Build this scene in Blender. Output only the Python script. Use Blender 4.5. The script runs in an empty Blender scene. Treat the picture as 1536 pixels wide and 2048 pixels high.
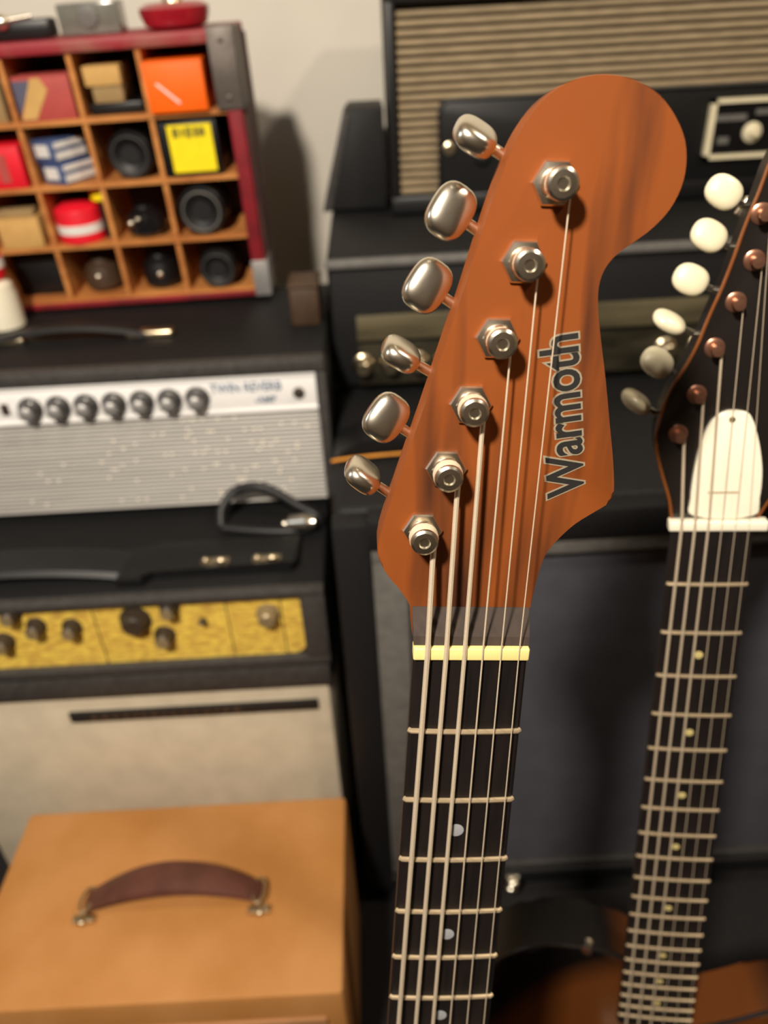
import bpy, bmesh, math, random
from mathutils import Vector, Matrix
random.seed(4)
PI = math.pi
R = math.radians
SC = bpy.context.scene
COL = SC.collection
DZ = -0.06                                   # survey heights were taken 6 cm above the floor used here

# ------------------------------------------------------------------ camera
F_PX = 1540.0
cam = bpy.data.cameras.new('camera')
cam.sensor_fit = 'HORIZONTAL'
cam.sensor_width = 36.0
cam.lens = F_PX / 1536 * 36
cam.clip_start = 0.01
cam.dof.use_dof = True
cam.dof.focus_distance = 0.275
cam.dof.aperture_fstop = 10.0
co = bpy.data.objects.new('camera', cam)
COL.objects.link(co)
p_, r_ = R(33), R(3.2)
Fw = Vector((0, math.cos(p_), -math.sin(p_)))
U0 = Vector((0, math.sin(p_), math.cos(p_)))
R0 = Vector((1, 0, 0))
Up = U0 * math.cos(r_) + R0 * math.sin(r_)
Rt = R0 * math.cos(r_) - U0 * math.sin(r_)
m = Matrix((Rt, Up, -Fw)).transposed().to_4x4()
m.translation = Vector((0, 0, 1.10 + DZ))
co.matrix_world = m
SC.camera = co

# ------------------------------------------------------------------ world, lights, exposure
w = bpy.data.worlds.new('world')
SC.world = w
w.use_nodes = True
w.node_tree.nodes['Background'].inputs[0].default_value = (1.0, 0.85, 0.65, 1)
w.node_tree.nodes['Background'].inputs[1].default_value = 0.02
SC.view_settings.view_transform = 'Standard'
SC.view_settings.look = 'None'
SC.view_settings.gamma = 1
SC.view_settings.use_curve_mapping = False
SC.view_settings.exposure = 0.0

def area(name, loc, tgt, size, power, col):
    l = bpy.data.lights.new(name, 'AREA')
    l.shape = 'DISK'
    l.size = size
    l.energy = power
    l.color = col
    o = bpy.data.objects.new(name, l)
    COL.objects.link(o)
    o.location = loc
    o.rotation_euler = (Vector(tgt) - Vector(loc)).to_track_quat('-Z', 'Y').to_euler()
    return o

area('ceiling_lamp_main', (-0.32, -0.40, 1.74), (-0.1, 0.9, 0.6), 0.12, 31, (1.0, 0.89, 0.76))
area('ceiling_lamp_right', (1.1, 0.0, 2.25), (0.2, 1.0, 0.6), 0.12, 11, (1.0, 0.86, 0.68))
area('cool_light_left', (-1.5, 0.1, 1.6), (0.0, 0.9, 0.6), 0.5, 2.5, (0.75, 0.87, 1.0))  # weak bluish area light from the left; no window modelled

# ------------------------------------------------------------------ materials
def s2l(c):
    return tuple(((v / 255) / 12.92 if v / 255 <= 0.04045 else ((v / 255 + 0.055) / 1.055) ** 2.4) for v in c)

MATS = {}
def mat(name, col, rough=0.6, metal=0.0, var=0.12, nscale=60, bump=0.0, bscale=300, col2=None, stretch=(1, 1, 1),
        coat=0.0, spec=0.5, detail=4, ramp=(0.35, 0.65), unit=1.0):
    if name in MATS:
        return MATS[name]
    mt = bpy.data.materials.new(name)
    mt.use_nodes = True
    nt = mt.node_tree
    b = nt.nodes['Principled BSDF']
    a = s2l(col)
    c2 = s2l(col2) if col2 else tuple(v * (1 - var) for v in a)
    c1 = a if col2 else tuple(min(1, v * (1 + var)) for v in a)
    tc = nt.nodes.new('ShaderNodeTexCoord')
    mp = nt.nodes.new('ShaderNodeMapping')
    mp.inputs['Scale'].default_value = tuple(v * unit for v in stretch)
    nt.links.new(tc.outputs['Object'], mp.inputs[0])
    n = nt.nodes.new('ShaderNodeTexNoise')
    n.inputs['Scale'].default_value = nscale
    n.inputs['Detail'].default_value = detail
    nt.links.new(mp.outputs[0], n.inputs[0])
    cr = nt.nodes.new('ShaderNodeValToRGB')
    cr.color_ramp.elements[0].position = ramp[0]
    cr.color_ramp.elements[1].position = ramp[1]
    cr.color_ramp.elements[0].color = (*c1, 1)
    cr.color_ramp.elements[1].color = (*c2, 1)
    nt.links.new(n.outputs[0], cr.inputs[0])
    nt.links.new(cr.outputs[0], b.inputs['Base Color'])
    b.inputs['Roughness'].default_value = rough
    b.inputs['Metallic'].default_value = metal
    b.inputs['Specular IOR Level'].default_value = spec
    b.inputs['Coat Weight'].default_value = coat
    b.inputs['Coat Roughness'].default_value = 0.15
    if bump:
        n2 = nt.nodes.new('ShaderNodeTexNoise')
        n2.inputs['Scale'].default_value = bscale
        n2.inputs['Detail'].default_value = 3
        nt.links.new(mp.outputs[0], n2.inputs[0])
        bp = nt.nodes.new('ShaderNodeBump')
        bp.inputs['Strength'].default_value = bump
        bp.inputs['Distance'].default_value = 0.001
        nt.links.new(n2.outputs[0], bp.inputs['Height'])
        nt.links.new(bp.outputs[0], b.inputs['Normal'])
    MATS[name] = mt
    return mt

M = {}
M['wall'] = mat('painted_wall', (219, 213, 200), 0.85, var=0.04, nscale=6, bump=0.25, bscale=90)
M['floor'] = mat('dark_carpet', (26, 24, 24), 0.95, var=0.3, nscale=200, bump=0.5)
M['ceil'] = mat('ceiling_paint', (176, 160, 134), 0.9, var=0.03, nscale=4)
M['sidewall'] = mat('wood_panelling', (150, 130, 104), 0.8, var=0.2, nscale=4, stretch=(4, 4, .5))
M['head'] = mat('mahogany', (128, 66, 24), 0.65, nscale=7, col2=(64, 34, 17), spec=0.2, stretch=(9, 1.0, 9), ramp=(0.49, 0.70), coat=0.0, unit=0.001, detail=3)
M['neckwood'] = mat('neck_wood', (150, 84, 40), 0.45, nscale=10, col2=(120, 62, 30), stretch=(9, 0.9, 9), unit=0.001)
M['ebony'] = mat('dark_fretboard_wood', (26, 18, 16), 0.5, nscale=30, col2=(15, 11, 10), stretch=(8, 0.7, 8), unit=0.001)
M['ebony_end'] = mat('fretboard_end_wood', (56, 44, 34), 0.75, nscale=30, col2=(46, 35, 28), stretch=(8, 0.7, 8), unit=0.001)
M['bone'] = mat('bone', (232, 212, 140), 0.4, var=0.05)
M['ivory'] = mat('cream_plastic', (232, 222, 188), 0.32, var=0.03, coat=0.2)
M['white'] = mat('white_plastic', (236, 230, 208), 0.35, var=0.04, nscale=20)
M['chrome'] = mat('chrome', (240, 232, 214), 0.26, 1.0, var=0.03)
M['nickel'] = mat('worn_nickel', (205, 190, 160), 0.3, 1.0, var=0.08)
M['fret'] = mat('fret_wire', (190, 170, 138), 0.4, 0.6, var=0.04)
M['string'] = mat('wound_string', (214, 198, 172), 0.5, 0.45, var=0.05, nscale=2)
M['pearl'] = mat('pearl_inlay', (150, 152, 155), 0.3, var=0.1)
M['dotgold'] = mat('aged_inlay', (196, 180, 120), 0.35, var=0.1)
M['tolex'] = mat('black_tolex', (21, 21, 22), 0.6, var=0.25, nscale=250, bump=0.3, bscale=450, spec=0.35)
M['tolexgrey'] = mat('lightened_black_tolex', (58, 56, 54), 0.6, var=0.2, nscale=150, bump=0.5, bscale=450)  # black tolex lightened in colour, as the lit front edges look
M['black'] = mat('black_plastic', (16, 16, 17), 0.42, var=0.1)
M['rubber'] = mat('black_rubber', (24, 24, 25), 0.5, var=0.1)
M['grey_trim'] = mat('grey_moulding', (104, 102, 98), 0.55, var=0.12, nscale=80)
M['cabcloth'] = mat('charcoal_grille_cloth', (74, 74, 82), 0.85, var=0.08, nscale=30, bump=0.3, bscale=700)
M['rib'] = mat('brown_ribbed_cloth', (156, 138, 108), 0.75, var=0.18, nscale=120, stretch=(0.3, 1, 3), bump=0.3, bscale=500)
M['ribgap'] = mat('brown_cloth_groove', (64, 54, 42), 0.9, var=0.15)
M['silvercloth'] = mat('silver_grille_cloth', (172, 169, 163), 0.5, 0.1, var=0.06, nscale=30, stretch=(0.3, 1, 3))
M['silverpanel'] = mat('brushed_aluminium', (246, 245, 243), 0.4, 0.0, var=0.05, nscale=60, stretch=(0.2, 1, 6), bump=0.1, bscale=200)
M['gold'] = mat('gold_foil_panel', (252, 220, 96), 0.38, 0.05, nscale=130, col2=(206, 164, 76), stretch=(0.7, 1, 1.8), bump=0.8, bscale=260)
M['cream'] = mat('cream_tolex', (204, 192, 168), 0.65, var=0.06, nscale=30, bump=0.4, bscale=500)
M['tan'] = mat('tan_tweed', (190, 134, 76), 0.75, nscale=9, col2=(174, 117, 54), bump=0.5, bscale=600)
M['tanfront'] = mat('tan_leatherette', (170, 122, 78), 0.7, var=0.1, nscale=25, bump=0.4, bscale=500)
M['leather'] = mat('brown_leather', (90, 54, 44), 0.42, var=0.18, nscale=40, bump=0.3, bscale=200)
M['red'] = mat('red_paint', (140, 26, 38), 0.5, nscale=30, col2=(112, 24, 32), bump=0.3, bscale=80)
M['redworn'] = mat('worn_red_paint', (146, 34, 44), 0.55, nscale=14, col2=(150, 112, 92), ramp=(0.5, 0.72), bump=0.3, bscale=60)
M['purple'] = mat('shaded_red_paint', (78, 44, 44), 0.7, nscale=14, col2=(92, 68, 60))  # crate red darkened: shade of its right side put into the colour
M['wood'] = mat('raw_crate_wood', (208, 140, 72), 0.75, nscale=12, col2=(170, 102, 46), stretch=(1, 1, 4), bump=0.3, bscale=90)
M['steel'] = mat('dull_steel_band', (112, 104, 98), 0.5, 0.6, var=0.2, nscale=30, bump=0.3, bscale=60)
M['steelbright'] = mat('bright_steel_band', (178, 176, 174), 0.45, 0.6, var=0.15, nscale=40)
M['orange'] = mat('orange_card', (255, 104, 0), 0.55, var=0.04)
M['yellow'] = mat('yellow_card', (250, 226, 10), 0.55, var=0.04)
M['kraft'] = mat('brown_cardboard', (200, 158, 92), 0.75, var=0.06, nscale=60)
M['kraftdark'] = mat('aged_cardboard', (150, 124, 82), 0.8, var=0.1, nscale=40)
M['redcard'] = mat('bright_red_card', (225, 22, 42), 0.5, var=0.05)
M['reddish'] = mat('dark_red_gloss', (150, 22, 36), 0.3, var=0.1, coat=0.4)
M['pinkcard'] = mat('faded_red_card', (176, 72, 66), 0.65, var=0.15, nscale=20)
M['blue'] = mat('navy_card', (66, 84, 128), 0.55, var=0.08)
M['bluegrey'] = mat('bluegrey_card', (84, 84, 104), 0.6, var=0.1)
M['paper'] = mat('white_paper', (228, 226, 220), 0.6, var=0.06)
M['darkglass'] = mat('dark_glossy', (20, 20, 22), 0.15, var=0.1, coat=0.5)
M['olive'] = mat('olive_panel', (96, 88, 66), 0.5, 0.3, var=0.25, nscale=25, stretch=(0.4, 1, 3))
M['darkolive'] = mat('dark_olive_panel', (58, 54, 42), 0.35, 0.4, var=0.4, nscale=35, stretch=(0.5, 1, 2))
M['browntape'] = mat('dark_brown_wood', (66, 48, 32), 0.6, var=0.2, nscale=30)
M['amber'] = mat('amber_edge', (214, 142, 52), 0.4, var=0.1)
M['binding'] = mat('amber_lacquer', (120, 66, 24), 0.35, var=0.2, coat=0.4)
M['blackgloss'] = mat('black_gloss_lacquer', (28, 24, 22), 0.28, var=0.2, coat=0.3)
M['inkblue'] = mat('blue_print', (110, 128, 150), 0.6, var=0.05)
M['inkdark'] = mat('dark_print', (30, 28, 27), 0.6, var=0.05)
M['inksilver'] = mat('silver_print', (190, 176, 150), 0.35, 0.5, var=0.05)
M['inkolive'] = mat('olive_print', (120, 112, 30), 0.6, var=0.05)
M['sparkle'] = mat('thread_glint', (250, 244, 225), 0.3, var=0.02)  # near-white, non-metallic: the glint is in the colour
M['knobgrey'] = mat('dark_grey_knob', (64, 62, 60), 0.35, var=0.1, coat=0.4)
M['knobdark'] = mat('dark_brown_knob', (58, 48, 38), 0.45, var=0.1)
M['knobtan'] = mat('grey_tan_knob_cap', (150, 132, 98), 0.4, 0.3, var=0.1)
M['glass'] = mat('grey_clear_plastic', (112, 112, 104), 0.15, var=0.1, coat=0.5)
M['lampglow'] = None

# ------------------------------------------------------------------ geometry helpers
class MB:
    def __init__(self):
        self.bm = bmesh.new()
    def _xf(self, vs, mx):
        if mx is not None:
            for v in vs:
                v.co = mx @ v.co
    def box(self, c, s, mx=None, bevel=0.0, seg=2):
        r = bmesh.ops.create_cube(self.bm, size=1)
        vs = r['verts']
        for v in vs:
            v.co = Vector((v.co.x * s[0] + c[0], v.co.y * s[1] + c[1], v.co.z * s[2] + c[2]))
        if bevel:
            es = list({e for v in vs for e in v.link_edges})
            rr = bmesh.ops.bevel(self.bm, geom=es, offset=bevel, segments=seg, affect='EDGES', profile=0.5)
            vs = list({v for f in rr['faces'] for v in f.verts} | {v for v in vs if v.is_valid})
        self._xf(vs, mx)
        return self
    def cyl(self, p0, p1, r0, r1=None, n=24, bevel=0):
        r1 = r0 if r1 is None else r1
        p0, p1 = Vector(p0), Vector(p1)
        d = p1 - p0
        q = d.to_track_quat('Z', 'Y').to_matrix()
        prof = [(0, r0), (1, r1)]
        if bevel:
            L = d.length
            prof = [(0, r0), ((L - bevel) / L, r1), ((L - bevel * .3) / L, r1 - bevel * .3), (1, r1 - bevel)]
        rings = []
        for t, r in prof:
            rings.append([self.bm.verts.new(p0 + d * t + q @ Vector((math.cos(a) * r, math.sin(a) * r, 0))) for a in [2 * PI * i / n for i in range(n)]])
        self._loft(rings, True)
        return self
    def _loft(self, rings, caps, closed=True):
        n = len(rings[0])
        for a, b in zip(rings, rings[1:]):
            for i in range(n if closed else n - 1):
                j = (i + 1) % n
                self.bm.faces.new((a[i], a[j], b[j], b[i]))
        if caps:
            self.bm.faces.new(list(reversed(rings[0])))
            self.bm.faces.new(rings[-1])
    def lathe(self, o, axis, prof, n=32):
        """prof: list of (distance along axis, radius)"""
        o = Vector(o)
        q = Vector(axis).normalized().to_track_quat('Z', 'Y').to_matrix()
        rings = [[self.bm.verts.new(o + q @ Vector((math.cos(a) * max(r, 1e-5), math.sin(a) * max(r, 1e-5), t))) for a in [2 * PI * i / n for i in range(n)]] for t, r in prof]
        self._loft(rings, True)
        return self
    def tube(self, pts, r, n=10, flat=None):
        pts = [Vector(p) for p in pts]
        rings = []
        for i, p in enumerate(pts):
            d = (pts[min(i + 1, len(pts) - 1)] - pts[max(i - 1, 0)]).normalized()
            q = d.to_track_quat('Z', 'Y').to_matrix()
            rr = r[i] if isinstance(r, (list, tuple)) else r
            rings.append([self.bm.verts.new(p + q @ Vector((math.cos(a) * rr, math.sin(a) * rr, 0))) for a in [2 * PI * k / n for k in range(n)]])
        self._loft(rings, True)
        return self
    def prism(self, outline, z0, z1, bevel=0.0, seg=2, axis='z'):
        def P(x, y, z):
            return {'z': (x, y, z), 'y': (x, z, y), 'x': (z, x, y)}[axis]
        a = [self.bm.verts.new(P(x, y, z0)) for x, y in outline]
        b = [self.bm.verts.new(P(x, y, z1)) for x, y in outline]
        n = len(a)
        for i in range(n):
            j = (i + 1) % n
            self.bm.faces.new((a[i], a[j], b[j], b[i]))
        f0 = self.bm.faces.new(list(reversed(a)))
        f1 = self.bm.faces.new(b)
        if bevel:
            bmesh.ops.bevel(self.bm, geom=list(set(f0.edges) | set(f1.edges)), offset=bevel, segments=seg, affect='EDGES', profile=0.5)
        return self
    def loft(self, rings):
        self._loft([[self.bm.verts.new(Vector(p)) for p in r] for r in rings], True)
        return self
    def ball(self, c, s, mx=None, n=20, sq=1.0):
        r = bmesh.ops.create_uvsphere(self.bm, u_segments=n, v_segments=n // 2 + 2, radius=1)
        for v in r['verts']:
            c0 = v.co.copy()
            if sq != 1.0:
                c0 = Vector([math.copysign(abs(t) ** sq, t) for t in c0])
            v.co = Vector((c0.x * s[0], c0.y * s[1], c0.z * s[2]))
            if mx is not None:
                v.co = mx @ v.co
            v.co += Vector(c)
        return self
    def build(self, name, material, parent=None, smooth=True, loc=None, label=None, kind=None):
        bmesh.ops.recalc_face_normals(self.bm, faces=self.bm.faces[:])
        me = bpy.data.meshes.new(name)
        self.bm.to_mesh(me)
        self.bm.free()
        if smooth:
            for p in me.polygons:
                p.use_smooth = True
            me.set_sharp_from_angle(angle=R(32))
        me.materials.append(material)
        o = bpy.data.objects.new(name, me)
        COL.objects.link(o)
        if parent:
            o.parent = parent
        if loc is not None:
            o.location = loc
        if label:
            o['label'] = label
        if kind:
            o['kind'] = kind
        return o

def thing(name, label, cat, loc=(0, 0, 0), group=None, rot=None):
    o = bpy.data.objects.new(name, None)
    o.empty_display_size = 0.02
    COL.objects.link(o)
    o.location = (loc[0], loc[1], loc[2] + DZ)
    if rot:
        o.rotation_euler = rot
    o['label'] = label
    o['category'] = cat
    if group:
        o['group'] = group
    return o

def copy_part(o, parent, loc=None, rot=None):
    c = o.copy()
    COL.objects.link(c)
    c.parent = parent
    if loc is not None:
        c.location = loc
    if rot is not None:
        c.rotation_euler = rot
    for ch in list(o.children):
        d = ch.copy()
        COL.objects.link(d)
        d.parent = c
    return c

def text(name, s, size, material, parent, loc, rot, extrude=0.0004, offset=0.0, shear=0.0, spacing=1.0, tall=1.0):
    cu = bpy.data.curves.new(name, 'FONT')
    cu.body = s
    cu.size = size
    cu.extrude = extrude
    cu.offset = offset
    cu.shear = shear
    cu.space_character = spacing
    cu.resolution_u = 4
    tmp = bpy.data.objects.new('tmp', cu)
    COL.objects.link(tmp)
    bpy.context.view_layer.update()
    me = bpy.data.meshes.new_from_object(tmp.evaluated_get(bpy.context.evaluated_depsgraph_get()))
    bpy.data.objects.remove(tmp)
    me.materials.clear()
    me.materials.append(material)
    o = bpy.data.objects.new(name, me)
    COL.objects.link(o)
    o.parent = parent
    o.location = loc
    o.rotation_euler = rot
    o.scale = (1, tall, 1)
    return o

def struct(name, mb, material):
    return mb.build(name, material, None, smooth=False, kind='structure')

def smooth_pts(pts, n=4, closed=True):
    out = []
    N = len(pts)
    rng = range(N) if closed else range(N - 1)
    for i in rng:
        g = lambda k: pts[k % N] if closed else pts[max(0, min(N - 1, k))]
        p0, p1, p2, p3 = g(i - 1), g(i), g(i + 1), g(i + 2)
        for k in range(n):
            t = k / n
            out.append(tuple(0.5 * ((2 * b) + (-a + c) * t + (2 * a - 5 * b + 4 * c - d) * t * t + (-a + 3 * b - 3 * c + d) * t ** 3) for a, b, c, d in zip(p0, p1, p2, p3)))
    if not closed:
        out.append(pts[-1])
    return out

# ------------------------------------------------------------------ room shell
WX0, WX1, WY0, WY1, WH = -1.7, 1.9, -1.8, 1.32, 2.45
struct('floor', MB().box(((WX0 + WX1) / 2, (WY0 + WY1) / 2, -0.05), (WX1 - WX0 + .2, WY1 - WY0 + .2, 0.1)), M['floor'])
struct('ceiling', MB().box(((WX0 + WX1) / 2, (WY0 + WY1) / 2, WH + 0.05), (WX1 - WX0 + .2, WY1 - WY0 + .2, 0.1)), M['ceil'])
struct('wall_back', MB().box(((WX0 + WX1) / 2, WY1 + 0.05, WH / 2), (WX1 - WX0, 0.1, WH)), M['wall'])
struct('wall_front', MB().box(((WX0 + WX1) / 2, WY0 - 0.05, WH / 2), (WX1 - WX0, 0.1, WH)), M['sidewall'])
struct('wall_left', MB().box((WX0 - 0.05, (WY0 + WY1) / 2, WH / 2), (0.1, WY1 - WY0, WH)), M['sidewall'])
struct('wall_right', MB().box((WX1 + 0.05, (WY0 + WY1) / 2, WH / 2), (0.1, WY1 - WY0, WH)), M['sidewall'])

# ------------------------------------------------------------------ tan amplifier (bottom left)
tan = thing('guitar_amplifier', 'small tan tweed combo amplifier with a brown leather carrying handle on top', 'amplifier', (-0.2495, 0.4705, 0.06))
MB().box((0, 0, 0.142), (0.373, 0.218, 0.256), bevel=0.006).build('cabinet', M['tan'], tan)
MB().box((0, -0.1095, 0.128), (0.335, 0.006, 0.200), bevel=0.002).build('front_baffle', M['tanfront'], tan)
for sx in (-1, 1):
    for sy in (-1, 1):
        MB().cyl((sx * .15, sy * .08, 0.0), (sx * .15, sy * .08, 0.016), 0.012, 0.014, 16).build('foot', M['rubber'], tan)
MB().prism([(-.155, .238), (-.115, .246), (-.10, .240), (-.09, .222), (-.11, .216), (-.15, .224)], -0.1155, -0.112, axis='y').build('logo_plate', M['browntape'], tan)
# handle
hx0, hx1, hy = -0.082, 0.100, -0.010
pts = []
rings = []
for i in range(21):
    t = i / 20
    x = hx0 + (hx1 - hx0) * t
    z = 0.276 + 0.030 * math.sin(PI * t) ** 0.8
    wd = 0.0115 + 0.0075 * math.sin(PI * t)
    th = 0.003 + 0.0035 * math.sin(PI * t)
    yy = hy + 0.004 * math.sin(PI * t)
    rings.append([(x, yy - wd, z), (x, yy - wd * .85, z + th * .8), (x, yy, z + th * 1.3), (x, yy + wd * .85, z + th * .8), (x, yy + wd, z), (x, yy + wd * .8, z - th * .7), (x, yy, z - th), (x, yy - wd * .8, z - th * .7)])
hd = MB().loft(rings).build('handle', M['leather'], tan)
for s, x in ((-1, hx0), (1, hx1)):
    lp = [(x + s * 0.006 * math.sin(a) - s * .002, hy + 0.015 * math.cos(a), 0.279 + 0.006 * math.sin(a * 0.5)) for a in [i * 2 * PI / 18 for i in range(19)]]
    MB().tube(lp, 0.0016, 8).build('handle_loop', M['nickel'], hd, label='nickel wire loop')
    MB().box((x - s * 0.001, hy - 0.016, 0.274), (0.022, 0.009, 0.007), bevel=0.002).ball((x, hy - 0.020, 0.277), (0.004, 0.004, 0.003)).build('handle_bracket', M['nickel'], tan, label='nickel bracket')

# ------------------------------------------------------------------ cream cabinet
cream = thing('speaker_cabinet', 'cream vinyl speaker cabinet with a dark name strip, under the gold-panel amplifier', 'speaker cabinet', (-0.30, 0.75, 0.06))
MB().box((0, 0, 0.2115), (0.458, 0.26, 0.403), bevel=0.008).build('cabinet', M['cream'], cream)
for sx in (-1, 1):
    for sy in (-1, 1):
        MB().cyl((sx * .19, sy * .10, 0.0), (sx * .19, sy * .10, 0.012), 0.013, 0.015, 16).build('foot', M['rubber'], cream)
nb = MB().box((0.072, -0.1315, 0.384), (0.283, 0.004, 0.015), bevel=0.001).build('name_strip', M['inkdark'], cream)
lx = -0.045
random.seed(9)
while lx < 0.125:
    wd = random.choice((.006, .008, .010))
    MB().box((lx + wd / 2, -0.1338, 0.384), (wd * .8, 0.0012, 0.008)).build('letter', M['browntape'], nb)
    lx += wd + 0.0035

# ------------------------------------------------------------------ gold panel amplifier
gold = thing('guitar_amplifier', 'black amplifier head with a yellow-gold control panel and a black strap handle', 'amplifier', (-0.325, 0.715, 0.473))
MB().box((0, 0, 0.0735), (0.520, 0.190, 0.133), bevel=0.006).build('cabinet', M['tolex'], gold)
MB().prism([(-0.24, 0.052), (0.222, 0.052), (0.230, 0.056), (0.234, 0.062), (0.234, 0.134), (-0.24, 0.134)], -0.0985, -0.093, axis='y').build('control_panel', M['gold'], gold)
fr = MB()
fr.box((0, -0.100, 0.139), (0.520, 0.014, 0.010), bevel=0.003)
fr.box((0, -0.100, 0.047), (0.520, 0.014, 0.012), bevel=0.003)
fr.box((0.247, -0.100, 0.092), (0.026, 0.013, 0.094), bevel=0.003)
fr.box((-0.253, -0.100, 0.092), (0.014, 0.013, 0.094), bevel=0.003)
fr.build('front_frame', M['tolexgrey'], gold)
MB().box((0, -0.099, 0.022), (0.514, 0.010, 0.030), bevel=0.003).build('lower_rail', M['tolexgrey'], gold)
for sx in (-1, 1):
    for sy in (-1, 1):
        MB().cyl((sx * .2, sy * .07, 0.005), (sx * .2, sy * .07, 0.0085), 0.013, 0.013, 16).build('foot', M['rubber'], gold)
GO = Vector((-0.325, 0.715, 0.473))
for x, z, rr, two in [(-0.263, .585, .0165, 0), (-0.225, .600, .0105, 1), (-0.237, .562, .0115, 1), (-0.330, .580, .0105, 1), (-0.366, .584, .0105, 1), (-0.386, .603, .0105, 1), (-0.404, .566, .0105, 1), (-0.126, .583, .0125, 2), (-.47, .585, .0105, 1), (-.51, .585, .0105, 1)]:
    lx, lz = x - GO.x, z - GO.z
    k = MB().lathe((lx, -0.0975, lz), (0, -1, 0), [(0, rr), (0.003, rr), (0.004, rr * .8), (0.014, rr * .72), (0.016, rr * .55), (0.016, 0)], 28)
    ko = k.build('knob', M['knobdark'] if two != 2 else M['knobtan'], gold)
    if two == 1:
        MB().lathe((lx, -0.113, lz), (0, -1, 0), [(0, rr * .6), (0.0012, rr * .6), (0.0015, 0)], 20).build('knob_cap', M['knobtan'], ko)
MB().cyl((-0.194 - GO.x, -0.098, .577 - GO.z), (-0.194 - GO.x, -0.108, .583 - GO.z), .0045, .003, 14).build('toggle_switch', M['knobdark'], gold)
for x in (-0.305, -0.168, -0.112):
    MB().box((x - GO.x, -0.0988, .566 - GO.z), (0.0009, 0.0012, 0.080)).build('panel_line', M['knobdark'], gold)
# handle on top: strap, raised end block, chrome bits
rings = []
for i in range(17):
    t = i / 16
    x = -0.19 + 0.255 * t
    z = 0.143 + 0.013 * math.sin(PI * min(1, t * 1.02)) ** .7
    rings.append([(x, -0.075, z), (x, -0.071, z + .005), (x, -0.04, z + .007), (x, -0.031, z + .005), (x, -0.027, z), (x, -0.05, z - .002)])
MB().loft(rings).build('handle', M['rubber'], gold)
MB().prism([(0.045, -0.082), (0.072, -0.082), (0.080, -0.070), (0.225, -0.070), (0.232, -0.062), (0.232, -0.018), (0.080, -0.018), (0.070, -0.026), (0.045, -0.026)], 0.138, 0.152, bevel=0.003).build('handle_block', M['black'], gold)
for x, b in ((0.146, 'chrome screw plate'), (0.200, 'bright chrome screw plate')):
    mb = MB().box((x, -0.062, 0.1535), (0.030, 0.010, 0.004), bevel=0.0015)
    mb.ball((x + .006, -0.064, 0.1555), (0.007, 0.004, 0.004)).ball((x - .010, -0.062, 0.155), (0.004, 0.004, 0.004))
    mb.build('screw_plate', M['nickel'], gold, label=b)

# ------------------------------------------------------------------ cable on the gold amplifier
cb = thing('instrument_cable', 'black looped instrument cable with a chrome plug on the gold-panel amplifier', 'cable', (-0.13, 0.75, 0.614))
path = smooth_pts([(-0.055, -0.02, .006), (-0.053, -0.008, 0.022), (-0.038, 0.004, 0.036), (-0.012, 0.002, 0.042), (0.010, -0.002, 0.034), (0.032, -0.008, 0.020), (0.052, -0.014, 0.010), (0.056, -0.024, 0.005), (0.045, -0.034, 0.005), (0.025, -0.038, 0.005), (0.0, -0.036, 0.005), (-0.03, -0.03, 0.005), (-0.052, -0.024, .005)], 6, False)
MB().tube(path, 0.0055, 12).build('cord', M['rubber'], cb)
MB().lathe((0.016, -0.030, 0.010), (1, -0.25, 0.18), [(0, .0025), (.002, .004), (.004, .003), (.010, .0035), (.0101, .009), (.030, .010), (.034, .007), (.040, .0055)], 20).build('plug', M['chrome'], cb)

# ------------------------------------------------------------------ silver panel amplifier head
sil = thing('guitar_amplifier', 'black amplifier head with bright aluminium control panel and silver grille, under the red crate', 'amplifier', (-0.36, 0.915, 0.617))
MB().box((0, 0, 0.093), (0.612, 0.262, 0.172), bevel=0.006).build('cabinet', M['tolex'], sil)
MB().box((0, -0.135, 0.172), (0.612, 0.018, 0.018), bevel=0.004).box((0.3005, -0.135, 0.085), (0.011, 0.017, 0.158), bevel=0.003).box((-0.3005, -0.135, 0.085), (0.011, 0.017, 0.158), bevel=0.003).build('front_frame', M['tolexgrey'], sil)  # grey front lip: light on black tolex put into the colour
pn = MB().box((0, -0.138, 0.1425), (0.589, 0.006, 0.041), bevel=0.001)
pn.box((0, -0.1415, 0.1625), (0.589, 0.003, 0.0025)).box((0, -0.1415, 0.1225), (0.589, 0.003, 0.0025))
pn.build('control_panel', M['silverpanel'], sil)
MB().box((0, -0.1345, 0.061), (0.589, 0.006, 0.116)).build('grille_board', M['silvercloth'], sil)
gr = MB()
nr = 22
for i in range(nr):
    z = 0.0055 + 0.0052 * i
    gr.cyl((-0.2935, -0.1375, z), (0.2935, -0.1375, z), 0.0021, n=6)
g_o = gr.build('grille_thread', M['silvercloth'], sil, kind='stuff')
sp = MB()
random.seed(12)
for _ in range(90):
    x = random.triangular(-0.10, 0.285, 0.24)
    z = 0.0055 + 0.0052 * random.randrange(2, nr)
    sp.ball((x, -0.1398, z), (0.0022, 0.0008, 0.0013), n=6)
sp.build('thread_glints', M['sparkle'], sil, kind='stuff')  # pale dots painted as glints of the silver thread
SO = Vector((-0.36, 0.915, 0.617))
kn = None
for i in range(7):
    x = -0.195 - 0.0303 * i - SO.x
    z = 0.758 - 0.0003 * i - SO.z
    if kn is None:
        kn = MB().lathe((0, 0, 0), (0, -1, 0), [(0, .0135), (.002, .0135), (.004, .0125), (.006, .0095), (.014, .0088), (.0155, .0080), (.0155, 0)], 32).build('knob', M['knobgrey'], sil, loc=(x, -0.141, z))
        MB().lathe((0, -0.0150, 0), (0, -1, 0), [(0, .0080), (.0012, .0078), (.0026, .006), (.0034, 0)], 24).build('knob_cap', M['steelbright'], kn)
    else:
        copy_part(kn, sil, (x, -0.141, z))
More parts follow.
